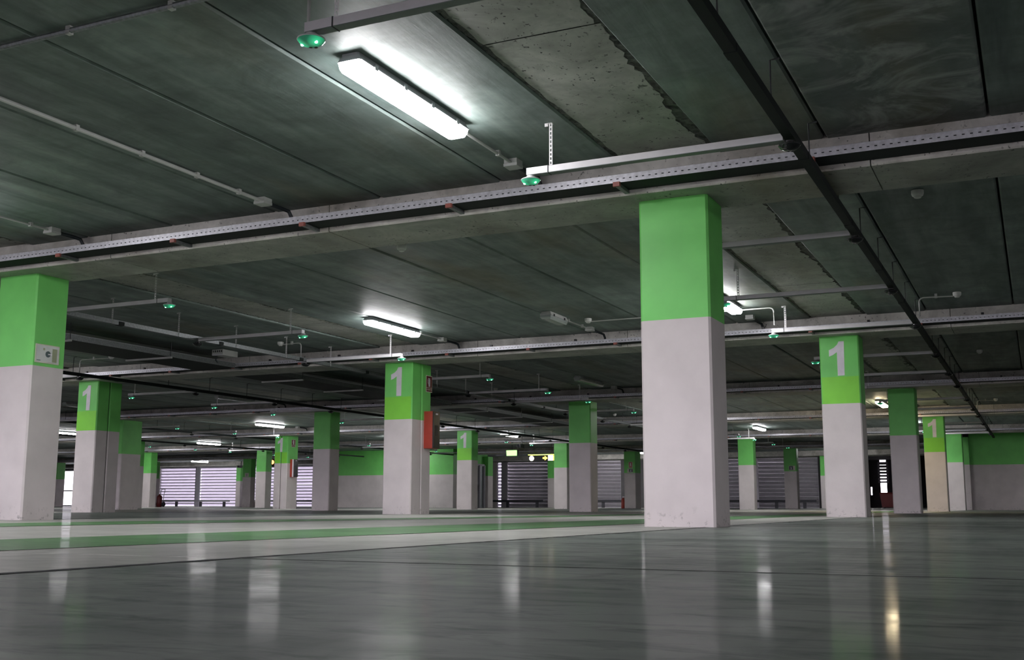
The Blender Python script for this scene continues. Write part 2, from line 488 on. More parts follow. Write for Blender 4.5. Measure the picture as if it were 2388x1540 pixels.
for j in range(-2, 6):
    ya, yb = beamY(j) + BEAM_D - 0.05, beamY(j + 1) + 0.05
    for q in range(len(allx) - 1):
        xa, xb = allx[q], allx[q + 1]
        infill = abs((xb - xa) - 0.77) < 0.03
        pr = [proj((x, y, CEIL)) for x in (xa, xb) for y in (max(ya, 2.0), yb)]
        vis = yb > 3 and max(p[0] for p in pr) > -40 and min(p[0] for p in pr) < PW + 40 and max(p[1] for p in pr) > 0 and -9e8 < min(p[0] for p in pr)
        dz = random.uniform(-0.004, 0.004)
        if infill:
            cuts = [ya, rowY(j) + DY - 2.76, yb] if j < 3 else [ya, yb]
            for k in range(len(cuts) - 1):
                c0, c1 = cuts[k] + (0.006 if k else 0), cuts[k + 1] - (0.006 if k < len(cuts) - 2 else 0)
                if vis and npan < 290 and j < 3:
                    L = jag(xa + 0.030, c0, c1, 0.016, -1)
                    R = jag(xb - 0.045, c0, c1, 0.05, 1)
                    b = MB()
                    pts = R[::1]
                    zz = CEIL + 0.014 + dz
                    for e in range(len(L) - 1):
                        b.quad((L[e][0], L[e][1], zz), (L[e + 1][0], L[e + 1][1], zz), (R[e + 1][0], R[e + 1][1], zz), (R[e][0], R[e][1], zz))
                        b.quad((L[e][0], L[e][1], zz + 0.06), (L[e + 1][0], L[e + 1][1], zz + 0.06), (L[e + 1][0], L[e + 1][1], zz), (L[e][0], L[e][1], zz))
                        b.quad((R[e][0], R[e][1], zz), (R[e + 1][0], R[e + 1][1], zz), (R[e + 1][0], R[e + 1][1], zz + 0.06), (R[e][0], R[e][1], zz + 0.06))
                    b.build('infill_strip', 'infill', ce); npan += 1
                else:
                    far_b.box(xa + 0.02, xb - 0.02, c0, c1, CEIL + 0.01, CEIL + 0.1)
            if vis and j < 3:      # crumbled mortar bed behind the ragged strip
                b = MB()
                n = int((yb - ya) / 0.03)
                for (xc0, xc1) in ((xa - 0.02, xa + 0.09), (xb - 0.13, xb + 0.03)):
                    row = []
                    for k in range(n + 1):
                        y = ya + (yb - ya) * k / n
                        row.append([(xc0 + (xc1 - xc0) * t / 4, y, CEIL + 0.022 + random.uniform(-0.010, 0.010)) for t in range(5)])
                    for k in range(n):
                        for t in range(4):
                            b.quad(row[k][t], row[k + 1][t], row[k + 1][t + 1], row[k][t + 1])
                b.build('mortar_joint', 'crumble', ce, kind='stuff')
            continue
        g, c = 0.009, 0.014
        x0, x1 = xa + g, xb - g
        z = CEIL + dz
        rings = [[(x0 + c, ya, z), (x1 - c, ya, z), (x1 - c, yb, z), (x0 + c, yb, z)],
                 [(x0, ya, z + c), (x1, ya, z + c), (x1, yb, z + c), (x0, yb, z + c)],
                 [(x0, ya, CEIL + 0.12), (x1, ya, CEIL + 0.12), (x1, yb, CEIL + 0.12), (x0, yb, CEIL + 0.12)]]
        if vis and npan < 290 and j < 5:
            pale = (j == -1 or j == 0) and abs(xa + 1.26) < 0.02
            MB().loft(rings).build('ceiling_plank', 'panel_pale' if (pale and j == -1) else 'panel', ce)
            npan += 1
        else:
            far_b.loft(rings)
far_b.build('ceiling_plank_field', 'panel', ce, kind='stuff')

# ------------------------------------------------------------------ beams
for j in range(-2, 7):
    yb = beamY(j)
    e = thing('ceiling_beam', ['', '', 'pale concrete ceiling beam carried by the nearest row of columns', 'pale concrete ceiling beam over the second row of columns', 'pale concrete ceiling beam over the third row of columns',
              'pale concrete ceiling beam over the fourth row of columns', 'pale concrete ceiling beam over the fifth row of columns', 'pale concrete ceiling beam over the sixth row of columns',
              'pale concrete ceiling beam above the louvred back wall'][j + 2] or 'pale concrete ceiling beam %s' % ('straight above the camera' if j == -1 else 'behind the camera'), 'beam', (0, yb, SOF))
    e['kind'] = 'structure'
    cuts = sorted(x for x in [(-5.65 if t == 0 else -0.95) + DX * k for k in range(-9, 4) for t in (0, 1)] if X0 < x < X1)
    cuts = [X0] + cuts + [X1]
    for q in range(len(cuts) - 1):
        x0, x1, c = cuts[q] + 0.004, cuts[q + 1] - 0.004, 0.012
        D, H = BEAM_D, CEIL - SOF + 0.1
        prof = [(0, H), (0, c), (c, 0), (D - c, 0), (D, c), (D, H)]
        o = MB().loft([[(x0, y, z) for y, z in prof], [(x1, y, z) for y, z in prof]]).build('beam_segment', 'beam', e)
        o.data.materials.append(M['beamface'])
        for pl in o.data.polygons:      # paler concrete on the front and back faces, darker soffit below
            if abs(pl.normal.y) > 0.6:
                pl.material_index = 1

# ------------------------------------------------------------------ columns
LAB = {
 (0, -1): 'nearest left column, cut by the picture edge, with a pale notice on its side',
 (0, 0): 'largest column, plain green over white, standing alone right of centre',
 (1, -2): 'column numbered 1 with a grooved side, right beside the nearest left column',
 (1, -1): 'column numbered 1 carrying the larger red fire cabinet on its side',
 (1, 0): 'large column numbered 1 on the right, below the dark overhead trunking',
 (2, -3): 'plain column just behind the grooved column numbered 1 on the left',
 (2, -2): 'plain green and white column in front of the solid far wall',
 (2, -1): 'plain column midway between the red cabinet column and the largest column',
 (2, 0): 'plain column directly right of the large right column numbered 1',
 (3, -4): 'mostly hidden column behind the third-row column at left',
 (3, -3): 'far column numbered 1 carrying the smaller red and white fire cabinet',
 (3, -2): 'far column numbered 1 just right of the red cabinet column',
 (3, -1): 'column hidden behind the largest column in the fourth row',
 (3, 0): 'warm-lit cream column numbered 1 at far right',
 (4, -5): 'slim bright green and beige far column beside the left louvres',
 (4, -4): 'far plain column just left of the small cabinet column',
 (4, -3): 'fifth-row column hidden behind the red cabinet column',
 (4, -2): 'pale far column below the glowing yellow direction sign',
 (4, -1): 'far plain column just right of the largest column',
 (4, 0): 'far plain column right of the warm-lit column numbered 1',
 (5, -7): 'far column in front of the bright window at far left',
 (5, -6): 'shaded far column behind the red wheeled extinguisher',
 (5, -5): 'far column with a small white notice, between louvres and striped columns',
 (5, -3): 'far column beside the steel door of the service core',
 (5, -2): 'far column bearing a red extinguisher sign above an exit sign',
 (5, -1): 'far column bearing only a small running-man exit sign',
 (6, -6): 'narrow lime-lit column at the right end of the bright louvres',
 (6, -3): 'dark column set between two grey louvre panels on the back wall',
 (6, -1): 'dark column at the right end of the slatted back wall',
}
GEO = {  # (X of front right corner, width, depth)
 (0, -1): (-9.52, .57, .44), (0, 0): (-2.221, .569, .45), (1, -2): (-16.89, .545, .65), (1, -1): (-9.641, .561, .66), (1, 0): (-2.218, .555, .46),
 (2, -3): (-24.161, .55, .78), (2, -2): (-16.876, .545, .44), (2, -1): (-9.511, .557, .46), (2, 0): (-2.224, .545, .46),
 (3, -4): (-31.509, .55, .57), (3, -3): (-24.275, .574, .63), (3, -2): (-16.848, .56, .455), (3, -1): (-9.5, .555, .45), (3, 0): (-2.247, .55, .45),
 (4, -5): (-38.24, .6, .44), (4, -4): (-31.459, .556, .43), (4, -3): (-24.1, .555, .44), (4, -2): (-16.8, .565, .44), (4, -1): (-9.408, .57, .42), (4, 0): (-2.262, .52, .44),
 (5, -7): (-53.134, .55, .62), (5, -6): (-46.151, .55, 1.08), (5, -5): (-38.728, .552, .42), (5, -2): (-16.746, .551, .75), (5, -1): (-9.41, .551, .42),
 (6, -6): (-45.949, .36, .3), (6, -3): (-24.092, .565, .3), (6, -1): (-9.262, .565, .3)}
BREAK = 1.615
ONE = [(0.0, 0.285), (0.055, 0.305), (0.112, 0.345), (0.112, 0.0), (0.208, 0.0), (0.216, 0.5), (0.142, 0.5), (0.118, 0.452), (0.07, 0.41), (0.0, 0.378)]
def octo(w, d, c):
    return [(-w + c, 0), (-c, 0), (0, c), (0, d - c), (-c, d), (-w + c, d), (-w, d - c), (-w, c)]
for (j, i), (X, wd, dp) in GEO.items():
    t = thing('column', LAB[(j, i)], 'column', (X, rowY(j), 0), 'painted concrete columns')
    t['kind'] = 'thing'
    ch = 0.017
    if (j, i) in ((1, -2), (1, -1)):
        blocks = [(0, 0, wd, dp / 2 - 0.011), (0, dp / 2 + 0.011, wd, dp / 2 - 0.011)]
        core = (-wd + 0.03, -0.03, 0.1, dp - 0.1)
    elif (j, i) == (3, -3):
        blocks = [(0, 0, wd / 2 - 0.012, dp), (-wd / 2 - 0.012, 0, wd / 2 - 0.012, dp)]
        core = (-wd + 0.05, -0.05, 0.03, dp - 0.03)
    else:
        blocks = [(0, 0, wd, dp)]; core = None
    if core:
        MB().box(core[0], core[1], core[2], core[3], 0, SOF).build('expansion_joint', 'dark', t)
    for bx, by, bw, bd in blocks:
        pts = [(x + bx, y + by) for x, y in octo(bw, bd, ch)]
        MB().prism_z(pts, 0, BREAK).build('lower_shaft', 'white', t)
        MB().prism_z(pts, BREAK, SOF).build('upper_shaft', 'green', t)
    if j in (1, 3):
        if (j, i) == (3, -3):
            MB().box(-wd + ch, -wd / 2 - 0.03, -0.002, 0.004, BREAK + 0.002, 2.005).build('lime_band', 'lime', t)
            MB().box(-wd / 2 + 0.03, -ch, -0.002, 0.004, BREAK + 0.002, 2.005).build('lime_band', 'lime', t)
        else:
            MB().box(-wd + ch, -ch, -0.002, 0.004, BREAK + 0.002, 2.005).build('lime_band', 'lime', t)
        MB().prism_y([(-wd + 0.135 + u, 2.02 + v) for u, v in ONE], -0.004, 0.003).build('number', 'number', t)

# ------------------------------------------------------------------ walls
def painted_wall(name, x0, x1, y0, y1, label):
    s = struct(name, label=label)
    box('lower_wall', 'white', x0, x1, y0, y1, 0, BREAK, s)
    box('upper_wall', 'green', x0, x1, y0, y1, BREAK, CEIL + 0.05, s)
    return s
painted_wall('wall_left', X0 - 0.3, X0, Y0, Y1, 'green and white painted side wall')
painted_wall('wall_right', X1, X1 + 0.3, Y0, Y1, 'green and white painted side wall')
wf = struct('wall_front', label='open facade behind the camera that lets daylight in')
box('sill', 'white', X0, X1, Y0 - 0.3, Y0, 0, 0.25, wf)
box('lintel', 'beam', X0, X1, Y0 - 0.3, Y0, 2.55, CEIL + 0.3, wf)
for k in range(-9, 4):
    xq = -2.225 + DX * k
    box('facade_pier', 'white', xq - 0.55, xq, Y0 - 0.3, Y0, 0.25, 2.55, wf)
box('ground', 'outer', -160, 160, -120, 200, -0.40, -0.31, kind='structure')
core = painted_wall('wall_core', -32.6, -25.76, 48.0, 51.75, 'green and white service core wall')
MB().box(-25.76, -25.5, 51.3, 51.85, 0, BREAK).build('pier_lower', 'white', core)
MB().box(-25.76, -25.5, 51.3, 51.85, BREAK, SOF).build('pier_upper', 'green', core)
rw = painted_wall('wall_stair', -2.19, X1, 43.62, 43.9, 'green and white painted wall at far right')
MB().box(-2.75, -2.19, 43.3, 43.9, 0, BREAK).build('pier_lower', 'white', rw)
MB().box(-2.75, -2.19, 43.3, 43.9, BREAK, SOF).build('pier_upper', 'green', rw)

# steel lift door on the core side wall
dr = struct('door_1', label='brushed steel door in the side of the service core')
MB().box(-25.76, -25.70, 49.2, 51.2, 0, 2.10).build('door_leaf', 'steel', dr)
for y in (49.1, 49.9, 50.55, 51.1):
    MB().box(-25.76, -25.60, y, y + 0.09, 0, 2.14).build('door_post', 'raill', dr)
MB().box(-25.76, -25.64, 49.1, 51.19, 2.10, 2.2).build('door_head', 'raill', dr)
MB().box(-25.70, -25.60, 50.35, 50.45, 0.85, 1.15).build('door_handle', 'black', dr)

# back wall: lintel, piers and louvres
bw = struct('wall_back', label='back wall with louvred openings')
LT = 2.56
box('lintel', 'beam', X0, X1, Y1 - 0.2, Y1 + 0.05, LT, CEIL + 0.1, bw)
opens = [(-66.0, -54.2), (-52.98, -46.52), (-45.48, -39.12), (-28.0, -24.8), (-23.95, -20.5), (-16.5, -10.0), (-9.2, -2.5)]
last = X0
for a, b in opens + [(X1, X1)]:
    if a > last:
        MB().box(last, a, Y1 - 0.15, Y1 + 0.05, 0, LT).build('wall_pier', 'white' if a < -17 else 'outer', bw)
    last = b

def louvre(num, x0, x1, mat, vert, label, posts=(), tilt=0.05, zlo=0.02):
    o = struct('window_%d' % num, label=label)
    y = Y1 - 0.06
    fr = 0.05
    MB().box(x0, x1, y - 0.05, y + 0.05, LT - 0.04, LT).build('frame_rail', mat, o)
    MB().box(x0, x1, y - 0.05, y + 0.05, zlo - 0.02, zlo + 0.02).build('frame_rail', mat, o)
    ps = sorted([x0] + [p for p in posts] + [x1])
    for p in (x0, x1):
        MB().box(p - 0.03, p + 0.03, y - 0.06, y + 0.06, 0, LT).build('frame_post', mat, o)
    for p in posts:
        MB().box(p - 0.17, p + 0.17, y - 0.12, y - 0.02, 0, LT).build('frame_post', mat, o)
        MB().box(p - 0.19, p - 0.17, y - 0.14, y, 0, LT).build('frame_edge', 'rail', o)
    n = 13
    pitch_ = (LT - 0.06 - zlo) / n
    for s in range(len(ps) - 1):
        me = None
        for k in range(n):
            xl_ = ps[s] + (0.03 if s == 0 else 0.17); xr_ = ps[s + 1] - (0.03 if s == len(ps) - 2 else 0.17)
            L = xr_ - xl_
            if me is None:
                # folded blade: lip, sloping face, lip
                prof = [(-0.035, vert), (-0.045, vert), (-0.045, vert - 0.012), (-0.033, vert - 0.012), (tilt, 0.004), (tilt + 0.03, 0.004), (tilt + 0.03, 0.0), (tilt - 0.004, -0.002), (-0.038, vert - 0.018)]
                lip = 0.05 if mat == 'louvre' else 0.02
                prof = [(-0.045, vert), (-0.045, vert - lip), (tilt - 0.01, 0.0), (tilt + 0.03, 0.0), (tilt + 0.03, 0.006), (tilt, 0.008), (-0.035, vert - lip + 0.008), (-0.035, vert)]
                me = MB().loft([[(-L / 2, a_, b_) for a_, b_ in prof], [(L / 2, a_, b_) for a_, b_ in prof]]).mesh('slat', 'louvre_t' if mat == 'louvre' or (num == 4 and s == 0) else mat)
                if mat == 'louvre':      # the folded lip of each blade is opaque
                    me.materials.append(M['louvre'])
                    for pl in me.polygons:
                        if abs(pl.normal.y) > 0.95: pl.material_index = 1
            put('slat', me, o, ((xl_ + xr_) / 2, y, zlo + 0.03 + k * pitch_ + random.uniform(-0.004, 0.004)))
    return o
louvre(2, -53.0, -46.5, 'louvre', 0.196, 'bright white louvre in two panels at the left of the back wall', posts=(-49.75,))
louvre(3, -45.5, -39.1, 'louvre', 0.19, 'bright white louvre seen in strips between far left columns')
louvre(4, -28.0, -24.8, 'louvre_d', 0.165, 'grey louvre with a bright slit beside its post', posts=(-27.5,))
louvre(5, -23.95, -20.5, 'louvre_d', 0.165, 'grey louvre partly hidden by the plain column near centre')
louvre(6, -16.5, -10.0, 'louvre_d', 0.172, 'grey slatted wall seen on both sides of the far right columns', posts=(-13.2,))
# window with open glazing at far left
o = struct('window_1', label='overexposed glazed opening at far left')
for z0, z1 in ((0.0, 0.08), (1.02, 1.10), (2.42, 2.56)):
    MB().box(-66, -54.2, Y1 - 0.1, Y1, z0, z1).build('frame_rail', 'louvre', o)
for x in (-66, -63.2, -60.2, -57.2, -54.3):
    MB().box(x, x + 0.08, Y1 - 0.1, Y1, 0, LT).build('frame_post', 'louvre', o)
for k in range(4):
    for z0, z1 in ((0.08, 1.02), (1.10, 2.42)):
        xa = (-66, -63.2, -60.2, -57.2, -54.3)[k] + 0.08
        xb = (-66, -63.2, -60.2, -57.2, -54.3)[k + 1]
        MB().box(xa, xb, Y1 - 0.055, Y1 - 0.045, z0, z1).build('pane', 'glass', o)
# dark wall standing close behind the grey louvres, and the dark passage
box('wall_outside', 'outwall', -27.9, -9.6, Y1 + 0.9, Y1 + 1.2, 0, 3.2, kind='structure')
ps_ = struct('wall_passage', label='dark passage walls beyond the garage')
box('passage_roof', 'outer', -11.2, -2.2, Y1 + 0.05, 74.2, 3.0, 3.2, ps_)
box('side_wall', 'outer', -2.4, -2.2, 43.9, 75, 0, 3.0, ps_)
box('side_wall', 'outer', -11.2, -11.0, Y1 + 1.2, 75, 0, 3.0, ps_)
box('side_wall', 'outer', -9.75, -9.55, Y1 + 0.05, Y1 + 1.2, 0, 3.0, ps_)
box('end_wall', 'outer', -11.2, -9.66, 74, 74.2, 0, 3.0, ps_)
box('end_wall', 'outer', -9.56, -9.05, 74, 74.2, 0, 3.0, ps_)
box('end_wall', 'outer', -8.66, -2.2, 74, 74.2, 0, 3.0, ps_)
box('end_sill', 'outer', -9.1, -8.6, 74, 74.2, 0, 0.95, ps_)
box('end_sill', 'outer', -9.7, -9.5, 74, 74.2, 0, 0.8, ps_)
for k in range(7):
    box('slat', 'louvre_d', -9.15, -8.55, 73.9, 73.95, 1.55 + k * 0.19, 1.55 + k * 0.19 + 0.11 + 0.012 * k, ps_)
box('slat', 'outer', -9.7, -9.5, 73.9, 73.95, 1.3, 3.0, ps_)
# ------------------------------------------------------------------ DETAILS
def copy_tree(o, loc, label, parent=None, group=None):
    c = o.copy(); COL.objects.link(c); c.parent = parent
    if parent is None:
        c.location = loc; c['label'] = label
        if group: c['group'] = group
    for ch in o.children:
        k = ch.copy(); COL.objects.link(k); k.parent = c
        for gch in ch.children:
            k2 = gch.copy(); COL.objects.link(k2); k2.parent = k
    return c

# ------------------------------------------------------------------ perforated cable trays along the beams
brk = MB().box(-0.018, 0.018, -0.25, 0.0, 0.0, 0.028).mesh('bracket', 'dgalv')
cap_me = MB().prism_z([(-0.026, -0.262), (0.026, -0.262), (0.03, -0.25), (0.03, -0.236), (-0.03, -0.236), (-0.03, -0.25)], -0.004, 0.03).mesh('end_cap', 'redcap')
for j in range(0, 6):
    yb = beamY(j)
    lo, hi = [(-12.0, 1.6), (-20.0, 1.6), (-29.0, 1.6), (-42.0, 1.6), (-55.0, 1.6), (-60, 1.0)][j]
    t = thing('cable_tray', 'perforated galvanised cable tray on the front of the %s ceiling beam counted from the camera' % ORD[j + 1], 'cable tray', (0, yb, 2.61), 'cable trays along the beams')
    za, zb = 0.03, 0.095
    y = -0.235
    b = MB()
    if j < 4:
        p = 0.052
        n = int((hi - lo) / p)
        b.quad((lo, y, za), (hi, y, za), (hi, y, za + 0.026), (lo, y, za + 0.026))
        b.quad((lo, y, za + 0.0335), (hi, y, za + 0.0335), (hi, y, zb), (lo, y, zb))
        for k in range(n):
            x = lo + k * p
            b.quad((x, y, za + 0.026), (x + 0.034, y, za + 0.026), (x + 0.034, y, za + 0.0335), (x, y, za + 0.0335))
        b.quad((lo, y - 0.004, zb), (hi, y - 0.004, zb), (hi, y + 0.01, zb), (lo, y + 0.01, zb))
    else:
        b.box(lo, hi, y - 0.002, y + 0.002, za, zb)
    b.build('side_rail', 'galv', t)
    MB().box(lo, hi, y + 0.003, -0.004, za, za + 0.003).build('tray_floor', 'spine', t)
    MB().box(lo, hi, -0.008, -0.004, za, zb - 0.01).build('back_rail', 'dgalv', t)
    for q, (yy, zz, r) in enumerate(((-0.215, za + 0.025, 0.017), (-0.17, za + 0.02, 0.014), (-0.12, za + 0.022, 0.016), (-0.07, za + 0.02, 0.014))):
        MB().tube([(lo, yy, zz), (hi, yy, zz)], r, 6).build('cable', 'cable', t)
    x = -1.33
    xs_ = [x - 1.478 * k for k in range(-2, 40)]
    for x in xs_:
        pr = proj((x, yb, 2.62))
        if lo < x < hi and -20 < pr[0] < PW + 20 and j < 5:
            bo = put('bracket', brk, t, (x, 0, 0))
            put('end_cap', cap_me, bo)
    if j < 3:      # small clips standing on the tray edge
        for k in range(14):
            x = -0.2 - 1.478 * k - 0.35
            pr = proj((x, yb, 2.62))
            if lo < x < hi and j > 0 and -20 < pr[0] < PW + 20:
                MB().box(x, x + 0.035, y + 0.02, y + 0.06, zb - 0.01, zb + 0.035).build('tray_clip', 'black', t)

# wide hung trays running away from the camera
for q, (ya, yb, lab) in enumerate(((8.95, 15.85, 'wide dark cable tray hung left of the red cabinet column, nearest stretch'),
                                   (16.95, 24.1, 'wide dark cable tray hung in the third bay behind the red cabinet column'),
                                   (25.1, 32.2, 'wide dark cable tray hung in the fourth bay near the middle'))):
    t = thing('hung_cable_tray', lab, 'cable tray', (-13.45, ya, 2.60), 'hung cable trays')
    L = yb - ya
    for s in (-1, 1):
        MB().box(s * 0.45 - 0.003, s * 0.45 + 0.003, 0, L, 0.0, 0.085).build('side_rail', 'dgalv', t)
        MB().box(s * 0.45 - 0.012, s * 0.45 + 0.012, 0, L, 0.085, 0.09).build('rail_lip', 'galv', t)
    MB().box(-0.45, 0.45, 0, L, 0.0, 0.004).build('tray_floor', 'spine', t)
    for k in range(5):
        MB().tube([(-0.3 + 0.14 * k, 0.02, 0.03), (-0.3 + 0.14 * k, L - 0.02, 0.03)], 0.025, 6).build('cable', 'cable', t)
    yy = 0.9
    while yy < L:
        c_ = MB().box(-0.5, 0.5, yy, yy + 0.04, -0.03, -0.002).build('cross_bar', 'pvc', t)
        for s in (-1, 1):
            MB().tube([(s * 0.48, yy + 0.02, -0.02), (s * 0.48, yy + 0.02, CEIL - 2.60)], 0.006, 6).build('hanger_rod', 'rod', c_)
        yy += 2.15

# ------------------------------------------------------------------ fluorescent battens
def batten(L, kind):
    t = thing('batten_light', 'x', 'light', (0, 0, CEIL))
    w0, w1 = 0.062, 0.085
    # housing fixed to the ceiling: a shallow tray with sloped sides
    rr = lambda w, z, y0, y1, c: [(-w + c, y0, z), (w - c, y0, z), (w, y0 + c, z), (w, y1 - c, z), (w - c, y1, z), (-w + c, y1, z), (-w, y1 - c, z), (-w, y0 + c, z)]
    MB().loft([rr(w1, -0.052, 0, L, 0.014), rr(w1, -0.044, 0, L, 0.014), rr(w0, -0.012, 0.012, L - 0.012, 0.012), rr(w0, 0.0, 0.012, L - 0.012, 0.012)]).build('housing', 'housing', t)
    mt = {'lit': 'lamp', 'warm': 'lampw', 'off': 'lens'}[kind]
    MB().loft([rr(0.064, -0.108, 0.02, L - 0.02, 0.014), rr(0.077, -0.085, 0.010, L - 0.010, 0.014), rr(0.081, -0.0535, 0.004, L - 0.004, 0.014)]).build('diffuser', mt, t)
    for k in range(4):
        yy = 0.16 + (L - 0.36) * k / 3
        for s in (-1, 1):
            MB().box(s * w1 - 0.005, s * w1 + 0.005, yy, yy + 0.035, -0.066, -0.03).build('clip', 'housing', t)
    MB().box(-0.02, 0.02, L - 0.005, L + 0.03, -0.035, -0.012).build('cable_gland', 'pvc', t)
    return t
LX = {-3.58: 'the right lamp line', -8.63: 'the middle lamp line', -18.19: 'the third lamp line', -23.3: 'the fourth lamp line', -32.8: 'the fifth lamp line', -37.9: 'the sixth lamp line', -47.3: 'the far left lamp line'}
FIX = [  # x, bay, kind, label
 (-3.58, 0, 'lit', 'largest lit fluorescent batten, on the ceiling near the top of the picture'),
 (-8.63, 1, 'lit', 'lit fluorescent batten above the red cabinet column'),
 (-3.58, 1, 'lit', 'lit fluorescent batten half hidden behind the largest column'),
 (-8.63, 0, 'lit', 'lit fluorescent batten just outside the left picture edge'),
 (-3.58, 2, 'off', 'unlit batten hidden behind the large right column numbered 1'),
 (-8.63, 2, 'off', 'unlit fluorescent batten above the plain column near centre'),
 (-18.19, 2, 'off', 'unlit fluorescent batten above the striped columns on the left side'),
 (-23.3, 2, 'off', 'unlit batten seen small beside the grooved column at left'),
 (-3.58, 3, 'warm', 'warm yellowish lit batten between the two right columns'),
 (-8.63, 3, 'lit', 'lit batten hidden behind the largest column'),
 (-18.19, 3, 'lit', 'lit batten hidden behind the red cabinet column'),
 (-23.3, 3, 'lit', 'lit fluorescent batten just left of the plain column by the far wall'),
 (-32.8, 3, 'lit', 'lit fluorescent batten seen between the two left-hand columns'),
 (-8.63, 4, 'lit', 'small lit batten just right of the largest column'),
 (-18.19, 4, 'lit', 'small lit batten right of the far column numbered 1'),
 (-23.3, 4, 'lit', 'lit batten mostly hidden behind the red cabinet column'),
 (-32.8, 4, 'lit', 'small lit batten above the bright louvres, upper of two'),
 (-47.3, 6, 'lit', 'small lit batten above the bright louvres, lower of two'),
 (-18.19, 0, 'lit', 'lit batten beyond the left picture edge in the nearest bay'),
 (-18.19, 1, 'lit', 'lit batten beyond the left picture edge in the second bay'),
 (-23.3, 1, 'lit', 'lit batten far beyond the left picture edge in the second bay'),
 (-37.9, 3, 'lit', 'lit batten beyond the left picture edge in the fourth bay'),
 (-37.9, 4, 'lit', 'lit batten hidden behind the left columns in the fifth bay'),
 (-47.3, 4, 'lit', 'lit batten beyond the left picture edge in the fifth bay'),
 (6.02, 0, 'lit', 'lit batten beyond the right picture edge in the nearest bay'),
 (6.02, 1, 'lit', 'lit batten beyond the right picture edge in the second bay'),
 (6.02, 3, 'lit', 'lit batten beyond the right picture edge in the fourth bay'),
 (-3.58, 4, 'lit', 'lit batten hidden behind the plain column at right'),
 (-28.1, 5, 'lit', 'added lit batten hidden behind the red cabinet column to brighten the core wall'),  # extra lamp off the lamp lines, added to light the core wall
 (-21.9, 6, 'lit', 'added lit batten hidden behind the plain column near centre to brighten the louvres'),  # unseen extra lamp, put in to light the grey louvres
 (-18.19, 6, 'lit', 'lit batten hidden behind the largest column, by the louvres'),
 (-8.63, 6, 'lit', 'lit batten hidden behind the large right column, by the louvres'),
]
proto = {}
def light_at(x, k, kind, label):
    y = 5.29 + DY * k
    if kind not in proto:
        proto[kind] = batten(1.42, kind)
        t = proto[kind]; t.location = (x, y, CEIL); t['label'] = label
    else:
        t = copy_tree(proto[kind], (x, y, CEIL), label)
    t['group'] = 'fluorescent battens'
for f in FIX:
    light_at(*f)
# short emergency battens
t = thing('emergency_light', 'short unlit batten on the ceiling left of the largest column', 'light', (-6.10, 14.05, CEIL), 'emergency lights')
for nm, mt, rings in (('housing', 'det', ((0.085, -0.05), (0.085, -0.044), (0.065, 0.0))), ('diffuser', 'lens', ((0.06, -0.11), (0.08, -0.085), (0.082, -0.052)))):
    MB().loft([[(-w_, 0 if w_ > .07 else .02, z), (w_, 0 if w_ > .07 else .02, z), (w_, .62, z), (-w_, .62, z)] for w_, z in rings]).build(nm, mt, t)
for yy in (0.1, 0.48):
    MB().box(0.078, 0.092, yy, yy + 0.03, -0.06, -0.03).build('clip', 'black', t)
t = thing('emergency_light', 'small slotted white emergency light above the hung cable tray', 'light', (-12.86, 15.2, 2.745), 'emergency lights')
MB().box(-0.12, 0.12, 0, 0.4, 0, 0.1).build('housing', 'det', t)
MB().box(-0.11, 0.11, -0.006, 0.02, -0.004, 0.02).build('front_lip', 'number', t)
for k in range(5):
    MB().box(-0.1 + 0.045 * k, -0.08 + 0.045 * k, -0.004, 0.01, 0.05, 0.085).build('slot', 'black', t)
MB().tube([(-0.1, 0.1, 0.0), (-0.14, 0.12, -0.06), (-0.16, 0.2, -0.13)], 0.02, 6).build('cable', 'cable', t)

# ------------------------------------------------------------------ conduits, junction boxes, cable drops
def clip_part(t, x, y, z):
    MB().box(x - 0.014, x + 0.014, y - 0.012, y + 0.012, z - 0.016, CEIL - 2.80 + 0.0).build('clip', 'pvc', t)
def conduit(label, pts, clips=(), r=0.011, mat='pvc'):
    """pipe on the ceiling; points in world coordinates"""
    b0 = Vector(pts[0])
    t = thing('conduit_pipe', label, 'conduit', tuple(b0), 'surface conduits')
    P = [Vector(p) - b0 for p in pts]
    Q = [P[0]]
    for k in range(1, len(P) - 1):   # rounded bends
        a_, c_, e_ = P[k - 1], P[k], P[k + 1]
        ra = min(0.07, (c_ - a_).length / 2, (e_ - c_).length / 2)
        s_ = c_ + (a_ - c_).normalized() * ra; f_ = c_ + (e_ - c_).normalized() * ra
        for u in range(7):
            v = u / 6
            Q.append(s_ * (1 - v) ** 2 + c_ * 2 * v * (1 - v) + f_ * v * v)
    Q.append(P[-1])
    MB().tube([tuple(q) for q in Q], r, 8).build('pipe', mat, t, smooth=True)
    for c_ in clips:
        d = Vector(c_) - b0
        MB().box(d.x - 0.016, d.x + 0.016, d.y - 0.016, d.y + 0.016, d.z - r - 0.005, CEIL - b0.z).build('clip', 'pvc', t)
    return t
def jbox(label, x, y, k):
    t = thing('junction_box', label, 'junction box', (x, y, CEIL), 'ceiling junction boxes')
    MB().box(-0.055, 0.055, -0.055, 0.055, -0.035, 0.0).build('box_base', 'pvc', t)
    MB().box(-0.058, 0.058, -0.058, 0.058, -0.06, -0.037).build('lid', 'pvc', t)
    yt = beamY(k) - y - 0.09
    MB().tube([(0.0, 0.05, -0.03), (0.02, yt - 0.1, -0.035), (0.05, yt - 0.03, -0.05), (0.06, yt, -0.1), (0.06, yt, -0.175)], 0.018, 8).build('cable', 'cable', t, smooth=True)
ZC = CEIL - 0.028
